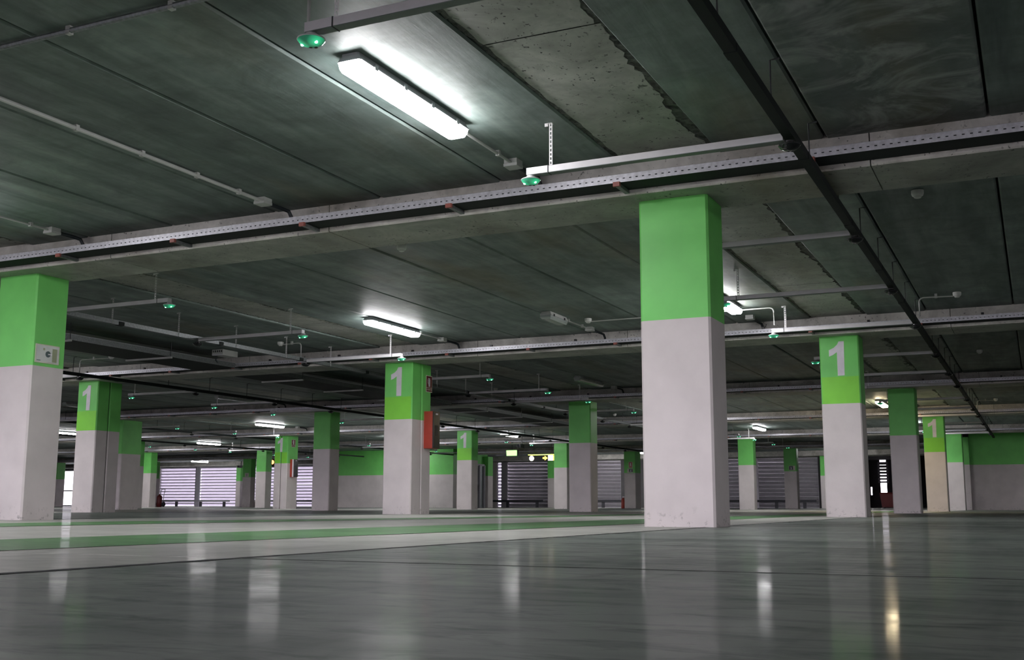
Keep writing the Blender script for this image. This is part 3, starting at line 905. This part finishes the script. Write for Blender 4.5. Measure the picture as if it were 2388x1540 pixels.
JB = [(-6.06, 7.68, 0, 'grey junction box on the ceiling at the end of the long left conduit'),
      (-8.62, 7.68, 0, 'grey junction box on the ceiling near the left picture edge'),
      (-3.58, 7.62, 0, 'grey junction box behind the tip of the second sensor arm'),
      (-6.05, 15.64, 1, 'grey junction box beside the short unlit batten'),
      (-8.63, 15.66, 1, 'grey junction box beside the lit batten above the red cabinet column'),
      (-3.58, 15.6, 1, 'grey junction box just right of the largest column'),
      (-18.19, 23.8, 2, 'small junction box above the third beam on the left'),
      (-8.63, 23.8, 2, 'small junction box beyond the unlit batten near centre'),
      (-23.3, 31.9, 3, 'small far junction box right of the fourth-bay lit batten'),
      (-18.19, 31.9, 3, 'small far junction box beside the red cabinet column'),
      (-8.63, 31.9, 3, 'small far junction box seen right of the largest column')]
for x, y, k, lab in JB:
    jbox(lab, x, y, k)
conduit('long grey conduit crossing the upper left ceiling to a junction box', [(-6.06, 1.0, ZC), (-6.06, 7.64, ZC)], [(-6.06, y, ZC) for y in (3.6, 4.6, 5.55, 6.2, 6.82, 7.35)], 0.016)
conduit('grey conduit at the left picture edge under the dark ceiling', [(-8.62, 6.75, ZC), (-8.62, 7.64, ZC)], [(-8.62, 7.42, ZC)], 0.011)
conduit('grey conduit between the largest lit batten and its junction box', [(-3.58, 6.75, ZC), (-3.58, 7.58, ZC)], [(-3.58, 6.8, ZC), (-3.58, 7.35, ZC)], 0.012)
conduit('short grey conduit behind the short unlit batten', [(-6.07, 14.67, ZC), (-6.05, 15.6, ZC)], [(-6.06, 14.8, ZC), (-6.06, 15.35, ZC)])
conduit('short grey conduit behind the lit batten over the red cabinet column', [(-8.63, 14.87, ZC), (-8.63, 15.62, ZC)], [(-8.63, 14.95, ZC)])
conduit('dark square duct crossing the top left corner of the ceiling', [(-8.5, 4.31, ZC), (-1.35, 4.31, ZC)], [(-5.9, 4.31, ZC), (-4.81, 4.31, ZC), (-4.06, 4.31, ZC), (-3.3, 4.31, ZC)], 0.017, 'dgalv')
conduit('long thin conduit above the large right column numbered 1', [(-3.58, 22.95, ZC), (-3.58, 23.75, ZC)], [(-3.58, 23.2, ZC)])

# smoke detectors
def detector(x, y, label, drop=None):
    t = thing('smoke_detector', label, 'smoke detector', (x, y, CEIL), 'smoke detectors')
    MB().lathe([(0.040, -0.052), (0.046, -0.048), (0.052, -0.03), (0.052, -0.002), (0.045, 0.0)], 18).build('base', 'det', t, smooth=True)
    MB().lathe([(0.018, -0.070), (0.028, -0.067), (0.035, -0.055), (0.032, -0.0525)], 18).build('head', 'det', t, smooth=True)
    if drop is not None:
        xd, lab2 = drop
        s = 1 if xd > x else -1
        conduit(lab2, [(x + s * 0.05, y, ZC - 0.02), (xd, y, ZC - 0.01), (xd, y, 2.57)], [(x + (xd - x) * 0.55, y, ZC - 0.015)], 0.009)
detector(-5.78, 14.88, 'white smoke detector beside the short unlit batten', (-3.09, 'pale bent conduit from smoke detector past the largest column'))
detector(-11.32, 14.95, 'white smoke detector left of the red cabinet column', (-10.9, 'pale bent conduit dropping to the middle trunking line'))
detector(-15.18, 15.05, 'white smoke detector beside the nearest left column', (-15.95, 'pale bent conduit dropping to the left trunking line'))
detector(-0.78, 14.95, 'white smoke detector at right with a bent conduit', (-1.24, 'pale bent conduit dropping to the right trunking line'))
detector(-0.78, 20.8, 'smaller white smoke detector further along on the right')
detector(-0.84, 30.6, 'far white smoke detector at right in warm light', (-1.28, 'far bent conduit dropping to the right trunking line'))
detector(-0.78, 9.85, 'white smoke detector just behind the nearest beam at right')
detector(-5.87, 9.75, 'white smoke detector just behind the nearest beam at centre')
detector(-11.3, 23.1, 'small white smoke detector right of the red fire cabinet')
detector(-11.3, 31.2, 'tiny white smoke detector above the far column numbered 1')

# ------------------------------------------------------------------ parking guidance: trunking, arms and sensors
def strip_part(t, x, y, z0, z1, name='hanger_strip', mat='strip'):
    b = MB()
    w_ = 0.0125
    n = max(3, int((z1 - z0 - 0.03) / 0.026))
    b.quad((x - w_, y, z0), (x - 0.0045, y, z0), (x - 0.0045, y, z1), (x - w_, y, z1))
    b.quad((x + 0.0045, y, z0), (x + w_, y, z0), (x + w_, y, z1), (x + 0.0045, y, z1))
    p = (z1 - z0) / n
    for k in range(n + 1):
        za = max(z0, z0 + k * p - 0.006); zb = min(z1, z0 + k * p + 0.006)
        b.quad((x - 0.0045, y, za), (x + 0.0045, y, za), (x + 0.0045, y, zb), (x - 0.0045, y, zb))
    b.box(x - w_, x + w_, y + 0.006, y + 0.008, z0, z1) if mat == 'none' else None
    b.box(x - 0.045, x + w_, y - 0.004, y + 0.03, z1 - 0.004, z1)
    b.box(x - 0.045, x - 0.020, y - 0.004, y + 0.0, z1 - 0.024, z1)
    b.build(name, mat, t)
def make_arm(s, L):
    t = thing('sensor_arm', 'x', 'trunking', (0, 0, 2.49), 'sensor arms')
    x0, x1 = sorted((s * 0.037, s * L))
    MB().box(x0, x1, -0.03, 0.03, 0.004, 0.05).build('bar', 'trunk', t)
    MB().box(x0, x1, -0.029, 0.029, 0.0, 0.004).build('lid', 'lid', t)  # no real cover here: dark strip painting the shade on the bar's underside
    tip = s * L
    a_, b_ = sorted((tip, tip - s * 0.16))
    MB().box(a_ - 0.001, b_ + 0.001, -0.032, 0.032, 0.003, 0.052).build('end_cover', 'trunk', t)
    q = tip - s * 0.165
    MB().box(q - 0.003, q + 0.003, -0.0335, 0.0335, -0.003, 0.053).build('joint_band', 'rod', t)
    strip_part(t, tip - s * 0.19, -0.034, 0.05, CEIL - 2.49)
    return t
def make_sensor(lit):
    t = thing('parking_sensor', 'x', 'parking sensor', (0, 0, 2.455), 'lit parking sensors' if lit else 'dark parking sensors')
    MB().lathe([(0.022, 0.018), (0.03, 0.022), (0.03, 0.035), (0.028, 0.036)], 14).build('neck', 'rim' if lit else 'rimk', t, smooth=True)
    MB().lathe([(0.006, -0.030), (0.03, -0.0275), (0.05, -0.019), (0.062, -0.009), (0.069, 0.001), (0.067, 0.0015), (0.06, 0.002)], 24).build('lens', 'dome_g' if lit else 'dome_k', t, smooth=True)
    MB().lathe([(0.0695, 0.0012), (0.0725, 0.004), (0.071, 0.008), (0.06, 0.014), (0.03, 0.019), (0.01, 0.02)], 24).build('rim', 'rim' if lit else 'rimk', t, smooth=True)
    if lit:
        for sx, sy in ((-0.042, -0.016), (0.042, -0.016)):
            MB().lathe([(0.003, -0.0275), (0.0075, -0.025), (0.0085, -0.014), (0.004, -0.010)], 10, (sx, sy, 0)).build('led', 'led', t)
    for sx in (-0.012, 0.012):
        MB().lathe([(0.004, -0.036), (0.009, -0.034), (0.009, -0.022), (0.008, -0.021)], 12, (sx, 0.026 if sx > 0 else 0.014, 0.004)).build('transducer', 'black', t)
    return t
YS = [4.31, 6.98, 9.8, 12.42, 15.06, 18.22, 20.92, 23.2]
YS += [18.22 + DY, 20.92 + DY, 23.2 + DY, 18.22 + 2 * DY, 20.92 + 2 * DY, 23.2 + 2 * DY, 18.22 + 3 * DY, 20.92 + 3 * DY]
SPINES = [(-1.31, -1, 1.85, 'right trunking line', 1.5, 42.5, 'dark', -3.14),
          (-10.88, 1, 1.85, 'middle trunking line', 8.9, 47.5, 'spine', -9.03),
          (-15.95, -1, 1.8, 'left trunking line', 12.0, 57.0, 'spine', -17.72),
          (-25.5, 1, 1.8, 'far middle trunking line', 22.0, 47.5, 'spine', -23.7),
          (-30.6, -1, 1.8, 'far left trunking line', 25.0, 47.5, 'spine', -32.4)]
P_arm, P_lit, P_off = {}, None, None
for x, s, L, nm, ya, yb, mt, xt in SPINES:
    sp = thing('overhead_trunking', {'right trunking line': 'dark overhead trunking running away under the ceiling at right',
                                     'middle trunking line': 'overhead trunking on perforated strips left of the red cabinet column',
                                     'left trunking line': 'dark overhead trunking passing in front of the grooved left column',
                                     'far middle trunking line': 'far thin trunking passing over the far column numbered 1',
                                     'far left trunking line': 'farthest thin trunking above the bright louvres'}[nm], 'trunking', (x, ya, 2.505), 'overhead trunking lines')
    # lengths of trunking with couplers
    y = 0.0
    tot = yb - ya
    while y < tot - 0.01:
        e = min(y + 2.0, tot)
        MB().box(-0.032, 0.032, y + 0.002, e - 0.002, 0.0, 0.058).build('trunking_length', 'spine' if nm != 'middle trunking line' else 'dgalv', sp)
        if y > 0 and y + ya < 26:
            MB().box(-0.036, 0.036, y - 0.05, y + 0.05, -0.003, 0.045).build('coupler', 'spine', sp)
        y = e
    y = 0.6 if nm == 'middle trunking line' else 1.2
    yw = {'right trunking line': 6.53 - 4 * 1.27, 'middle trunking line': 9.48}.get(nm, ya + 0.4)
    while yw < min(yb, 40):
        pr = proj((x, yw, CEIL))
        inb = any(beamY(j) - 0.30 < yw < beamY(j) + BEAM_D + 0.05 for j in range(6))
        if -30 < pr[0] < PW + 30 and yw > ya and not inb:
            if nm == 'middle trunking line' and yw < 22 and min(abs(yw - v) for v in YS) > 0.08:
                strip_part(sp, 0.034, yw - ya, 0.0, CEIL - 2.505, 'hanger_strip', 'strip')
            elif nm != 'middle trunking line' or yw >= 22:
                h = CEIL - 2.505
                MB().tube([(0.0, yw - ya, 0.03), (0.0, yw - ya, h - 0.012), (0.06, yw - ya, h - 0.007)], 0.007, 6).build('hanger_rod', 'rod', sp)
        yw += 1.25
    n = 0
    for y in YS:
        if y < ya or y > yb:
            continue
        n += 1
        a_, b_ = proj((x, y, 2.5)), proj((xt, y, 2.5))
        if max(a_[0], b_[0]) < -20 or min(a_[0], b_[0]) > PW + 20 or max(a_[1], b_[1]) < -20:
            continue
        o_ = ORD[n]
        cnt = 'counted from the camera' if nm.startswith('right') else 'counted from its near end'
        lab = 'grey sensor arm, %s from the near end of the %s' % (o_, nm)
        if s not in P_arm:
            P_arm[s] = make_arm(s, L); P_arm[s].location = (x, y, 2.49); P_arm[s]['label'] = lab
        else:
            copy_tree(P_arm[s], (x, y, 2.49), lab)
        lab = 'green-lit sensor on the %s arm from the near end of the %s' % (o_, nm)
        if P_lit is None:
            P_lit = make_sensor(True); P_lit.location = (xt, y, 2.455); P_lit['label'] = lab
        else:
            copy_tree(P_lit, (xt, y, 2.455), lab)
        lab = 'dark sensor disc, %s from the near end under the %s' % (o_, nm)
        if P_off is None:
            P_off = make_sensor(False); P_off.location = (x, y, 2.455); P_off['label'] = lab
        else:
            copy_tree(P_off, (x, y, 2.455), lab)
# the nearest arm also hangs from a thin pale pipe
conduit('thin pale pipe dropping onto the tip of the nearest sensor arm', [(-3.16, 4.31, CEIL), (-3.16, 4.31, 2.54)], [], 0.009)

# ------------------------------------------------------------------ fire cabinets and signs
def cabinet(x, y, z0, z1, px, py, label, stripe_=False):
    t = thing('fire_cabinet', label, 'fire cabinet', (x - 0.001, y, z0), 'fire extinguisher cabinets')
    H = z1 - z0
    MB().box(0.0, px - 0.02, 0, py, 0, H).build('body', 'red', t)
    d = MB().box(px - 0.02, px, 0.005, py - 0.005, 0.004, H - 0.004).build('door', 'cabdoor', t)
    MB().box(px, px + 0.012, py * 0.35, py * 0.6, H - 0.06, H - 0.035).build('handle', 'number', d)
    MB().box(px, px + 0.002, py * 0.25, py * 0.7, H * 0.35, H * 0.62).build('window', 'black', d)
    if stripe_:
        MB().box(px * 0.55, px - 0.021, -0.002, 0.0, 0.0, H).build('pale_edge', 'number', t)
cabinet(-9.641, 16.87, 1.13, 1.775, 0.19, 0.235, 'larger red fire cabinet with dark door on a numbered column')
cabinet(-24.275, 32.86, 1.13, 1.76, 0.17, 0.25, 'smaller red fire cabinet with a pale edge on a far numbered column', True)
EXT = [(0.0, 0.0), (0.06, 0.0), (0.06, 0.115), (0.048, 0.135), (0.048, 0.15), (0.012, 0.15), (0.012, 0.135), (0.0, 0.115)]
def ext_sign_x(x, y0, y1, z0, z1, label):
    t = thing('extinguisher_sign', label, 'sign', (x, y0, z0), 'extinguisher signs')
    W_, H_ = y1 - y0, z1 - z0
    MB().box(0, 0.004, 0, W_, 0, H_).build('board', 'signwhite', t)
    MB().box(0.004, 0.0052, 0.012, W_ - 0.012, 0.085, H_ - 0.012).build('red_field', 'signred', t)
    MB().box(0.004, 0.0052, 0.012, W_ - 0.012, 0.012, 0.075).build('caption_field', 'signred', t)
    MB().loft([[(0.0052, W_ / 2 - 0.02 + a_ * 0.9, 0.10 + b_) for a_, b_ in EXT], [(0.0062, W_ / 2 - 0.02 + a_ * 0.9, 0.10 + b_) for a_, b_ in EXT]]).build('extinguisher_symbol', 'number', t)
    pts = [(0.0062, W_ / 2 - 0.03 - 0.02 * math.sin(k / 8 * 3.0), 0.25 - 0.11 * k / 8) for k in range(9)]
    MB().tube(pts, 0.005, 5).build('hose_symbol', 'number', t)
    cu = bpy.data.curves.new('caption', 'FONT'); cu.body = 'EXTINTOR'; cu.size = 0.044; cu.extrude = 0.0006; cu.align_x = 'CENTER'; cu.align_y = 'CENTER'
    cu.materials.append(M['redcap'] if False else M['signwhite'])
    tmp = bpy.data.objects.new('caption_text', cu); COL.objects.link(tmp)
    me = bpy.data.meshes.new_from_object(tmp.evaluated_get(bpy.context.evaluated_depsgraph_get()))
    bpy.data.objects.remove(tmp)
    o = put('caption', me, t, (0.006, W_ / 2, 0.044)); o.rotation_euler = (math.radians(90), 0, math.radians(90))
ext_sign_x(-9.641, 16.92, 17.135, 2.125, 2.42, 'red fire extinguisher sign above the larger red cabinet')
ext_sign_x(-24.275, 32.90, 33.13, 2.20, 2.475, 'red fire extinguisher sign above the smaller red cabinet')
# notice on the nearest left column
t = thing('evacuation_notice', 'pale framed evacuation notice on the side of the nearest left column', 'sign', (-9.52, 8.365, 1.65))
MB().box(0, 0.006, 0, 0.318, 0, 0.2).build('frame', 'signwhite', t)
MB().box(0.006, 0.008, 0.012, 0.306, 0.012, 0.188).build('board', 'signpale', t)
MB().box(0.008, 0.0088, 0.222, 0.285, 0.02, 0.165).build('side_field', 'signolive', t)
MB().loft([[(x_, 0.165 + r_ * math.cos(a_ * math.pi / 10), 0.1 + r_ * math.sin(a_ * math.pi / 10)) for a_ in range(20)] for x_, r_ in ((0.008, 0.034), (0.0092, 0.034))]).build('round_emblem', 'signteal', t)
MB().box(0.0092, 0.0097, 0.165, 0.215, 0.095, 0.104).build('pointer', 'number', t)
MB().box(0.008, 0.0086, 0.02, 0.07, 0.022, 0.03).build('caption_line', 'signteal', t)
MB().loft([[(x_, 0.11 + 0.014 * math.cos(a_ * math.pi / 6), 0.15 + 0.014 * math.sin(a_ * math.pi / 6)) for a_ in range(12)] for x_ in (0.008, 0.0088)]).build('small_emblem', 'signolive', t)
# front signs on far columns
def front_sign(x0, x1, z0, z1, y, kind, label):
    t = thing('wall_sign', label, 'sign', (x0, y, z0), 'small wall signs')
    W_, H_ = x1 - x0, z1 - z0
    MB().box(0, W_, -0.006, 0, 0, H_).build('board', 'signwhite', t)
    if kind == 'red':
        MB().box(0.02, W_ - 0.02, -0.008, -0.006, 0.09, H_ - 0.02).build('red_field', 'red', t)
        MB().box(0.02, W_ - 0.02, -0.008, -0.006, 0.02, 0.075).build('caption_field', 'red', t)
        MB().prism_y([(W_ / 2 - 0.03 + a_, 0.10 + b_ * 0.9) for a_, b_ in EXT], -0.010, -0.008).build('extinguisher_symbol', 'number', t)
    elif kind in ('exit', 'exit_flip'):
        f = kind == 'exit'
        a_, b_ = (0.015, W_ * 0.68) if f else (W_ * 0.32, W_ - 0.015)
        MB().box(a_, b_, -0.008, -0.006, 0.015, H_ - 0.015).build('dark_field', 'signdark', t)
        s_ = 1 if f else -1
        c_ = (a_ + b_) / 2
        man = [(-0.05, 0.02), (-0.03, 0.02), (0.0, 0.07), (0.03, 0.03), (0.06, 0.03), (0.06, 0.045), (0.04, 0.048), (0.02, 0.09), (0.04, 0.12), (-0.02, 0.14), (-0.045, 0.12), (-0.02, 0.115), (-0.015, 0.08)]
        pts = [(c_ + s_ * u * 0.8, v) for u, v in man]
        if s_ < 0: pts = pts[::-1]
        MB().prism_y(pts, -0.010, -0.008).build('running_man_symbol', 'number', t)
    else:
        MB().box(W_ * 0.4, W_ * 0.62, -0.008, -0.006, 0.03, H_ - 0.05).build('symbol', 'raill', t)
y5 = rowY(5)
front_sign(-17.07, -16.88, 1.84, 2.12, y5 - 0.0, 'red', 'red extinguisher sign on a far column near the largest column')
front_sign(-17.14, -16.86, 1.63, 1.81, y5, 'exit_flip', 'dark exit sign below the red sign on a far column')
front_sign(-9.75, -9.48, 1.65, 1.85, y5, 'exit', 'dark running-man exit sign on a far right column')
front_sign(-39.12, -38.86, 1.63, 1.84, y5, 'white', 'small white notice on a far left column')

# ------------------------------------------------------------------ hanging illuminated signs
t = thing('exit_sign', 'glowing green exit sign hung from the ceiling near the far wall', 'sign', (-20.72, 44.0, 2.27))
MB().box(-0.27, 0.27, 0.0, 0.06, 0.0, 0.245).build('case', 'det', t)
MB().prism_y([(-0.24, 0.0), (0.24, 0.0), (0.26, 0.235), (-0.26, 0.235)], -0.012, -0.001).build('lit_face', 'exit', t)
MB().box(0.27, 0.29, -0.05, 0.10, 0.0, 0.24).build('side_fin', 'rail', t)
MB().tube([(0, 0.03, 0.245), (0, 0.03, CEIL - 2.27)], 0.012, 6).build('hanger_rod', 'rod', t)
t = thing('direction_sign', 'black hanging sign with glowing disc and yellow arrow symbols', 'sign', (-19.27, 44.0, 2.02))
MB().box(-0.64, 0.66, 0.0, 0.1, 0.0, 0.25).build('case', 'black', t)
MB().box(-0.66, 0.68, -0.03, 0.13, 0.262, 0.282).build('top_tube', 'lgl', t)
MB().loft([[(-0.5 + 0.11 * math.cos(-a_ * math.pi / 10), y_, 0.12 + 0.11 * math.sin(-a_ * math.pi / 10)) for a_ in range(20)] for y_ in (-0.012, -0.002)]).build('lit_disc', 'wgl', t)
MB().prism_y([(0.03, 0.09), (0.12, 0.09), (0.12, 0.03), (0.25, 0.125), (0.12, 0.22), (0.12, 0.16), (0.03, 0.16)], -0.012, -0.002).build('lit_arrow', 'ygl', t)
MB().box(0.28, 0.50, -0.012, -0.002, 0.02, 0.24).build('lit_square', 'wgl', t)
MB().box(0.52, 0.65, -0.012, -0.002, 0.02, 0.23).build('lit_panel', 'ygl', t)
for xx in (-0.4, 0.4):
    MB().tube([(xx, 0.05, 0.28), (xx, 0.05, CEIL - 2.02)], 0.012, 6).build('hanger_rod', 'rod', t)
t = thing('traffic_signal', 'small glowing red signal lamp beside the smaller cabinet column', 'signal', (-39.66, 52.0, 2.40))
MB().box(-0.16, 0.16, 0.0, 0.16, -0.14, 0.32).build('case', 'black', t)
MB().lathe([(0.02, -0.03), (0.09, -0.02), (0.12, 0.0), (0.1, 0.01)], 16).build('lens', 'rgl', t)
l_ = t.children[-1]; l_.location = (0, -0.01, 0.14); l_.rotation_euler = (math.radians(90), 0, 0); l_.scale = (1, 1, -1)
MB().tube([(0, 0.08, 0.3), (0, 0.08, CEIL - 2.4)], 0.03, 6).build('hanger_rod', 'rod', t)
def cctv(x, y, z, label):
    t = thing('security_camera', label, 'camera', (x, y, z), 'security cameras')
    MB().box(-0.08, 0.08, -0.30, 0.05, -0.07, 0.07).build('case', 'black', t)
    MB().lathe([(0.03, 0), (0.05, 0.01), (0.05, 0.05)], 12).build('lens', 'dome_k', t)
    q = t.children[-1]; q.location = (0, -0.30, 0); q.rotation_euler = (math.radians(90), 0, 0)
    MB().tube([(0, 0, 0.07), (0, 0.0, max(0.12, CEIL - z))], 0.025, 8).build('mount', 'black', t)
cctv(-18.4, 40.0, 2.45, 'dark security camera hung above the yellow direction sign')
cctv(-45.6, 56.6, 2.5, 'dark security camera above the narrow lime-lit column')

# ------------------------------------------------------------------ crash rails, extinguishers, bin
def crash_rail(x0, x1, posts, mat, label, y=56.75):
    t = thing('crash_rail', label, 'guard rail', (x0, y, 0), 'low crash rails')
    L = x1 - x0
    prof = [(-0.04, 0.30), (-0.04, 0.33), (-0.015, 0.355), (-0.04, 0.38), (-0.04, 0.42), (0.0, 0.42), (0.0, 0.30)]
    MB().loft([[(0, a_, b_) for a_, b_ in prof], [(L, a_, b_) for a_, b_ in prof]]).build('rail', mat, t)
    for p in posts:
        MB().box(p - x0 - 0.07, p - x0 + 0.07, 0.0, 0.12, 0, 0.40).build('post', 'rail', t)
crash_rail(-53.0, -46.5, (-50.9, -48.9, -47.0), 'raill', 'grey crash rail in front of the bright left louvres')
crash_rail(-45.5, -39.2, (-44.5, -41.5), 'raill', 'grey crash rail seen beside the smaller cabinet column')
crash_rail(-28.0, -24.8, (-27.0, -25.2), 'rail', 'dark crash rail before the louvre by the service core')
crash_rail(-23.9, -19.4, (-23.0, -21.3), 'rail', 'dark crash rail before the grey louvre near centre')
crash_rail(-16.5, -10.0, (-15.5, -13.6, -12.0, -10.6), 'rail', 'dark crash rail before the slatted wall at right')
def bottle(t, r, h, mat='red'):
    MB().lathe([(r * 0.9, 0.0), (r, 0.02), (r, h * 0.78), (r * 0.75, h * 0.88), (r * 0.3, h * 0.93), (r * 0.25, h)], 16).build('cylinder_body', mat, t, smooth=True)
t = thing('fire_extinguisher', 'small red extinguisher standing beside a far column', 'extinguisher', (-17.46, 49.2, 0.0))
bottle(t, 0.09, 0.5)
MB().box(-0.03, 0.09, -0.02, 0.02, 0.5, 0.54).build('lever', 'number', t)
MB().tube([(0.06, 0, 0.5), (0.12, 0, 0.42), (0.11, 0, 0.2)], 0.012, 6).build('hose', 'black', t)
t = thing('wheeled_extinguisher', 'dark red wheeled extinguisher trolley parked beside the left louvres', 'extinguisher', (-45.62, 49.5, 0.0))
bottle(t, 0.15, 0.72, 'signred')
for s in (-1, 1):
    MB().lathe([(0.05, -0.03), (0.14, -0.028), (0.15, 0), (0.14, 0.028), (0.05, 0.03)], 18).build('wheel', 'black', t)
    q = t.children[-1]; q.location = (s * 0.2, 0.12, 0.15); q.rotation_euler = (0, math.radians(90), 0)
    MB().tube([(s * 0.13, 0.15, 0.1), (s * 0.13 + 0.08, 0.12, 0.7), (s * 0.13 + 0.22, 0.05, 1.0)], 0.018, 6).build('handle_bar', 'raill', t)
MB().tube([(0.09, 0.05, 1.0), (0.35, 0.05, 1.0)], 0.018, 6).build('grip', 'raill', t)
t = thing('waste_bin', 'dark red bin standing in the dark passage between right columns', 'bin', (-6.85, 60.0, 0.0))
MB().loft([[(-0.42, -0.3, 0.06), (0.42, -0.3, 0.06), (0.42, 0.3, 0.06), (-0.42, 0.3, 0.06)], [(-0.5, -0.36, 0.72), (0.5, -0.36, 0.72), (0.5, 0.36, 0.72), (-0.5, 0.36, 0.72)]]).build('body', 'signred', t)
MB().loft([[(-0.52, -0.38, 0.72), (0.52, -0.38, 0.72), (0.52, 0.38, 0.72), (-0.52, 0.38, 0.72)], [(-0.48, -0.34, 0.80), (0.48, -0.34, 0.80), (0.48, 0.34, 0.80), (-0.48, 0.34, 0.80)]]).build('lid', 'signred', t)
for sx in (-0.36, 0.36):
    for sy in (-0.24, 0.24):
        MB().tube([(sx - 0.03, sy, 0.06), (sx + 0.03, sy, 0.06)], 0.06, 10).build('wheel', 'black', t)
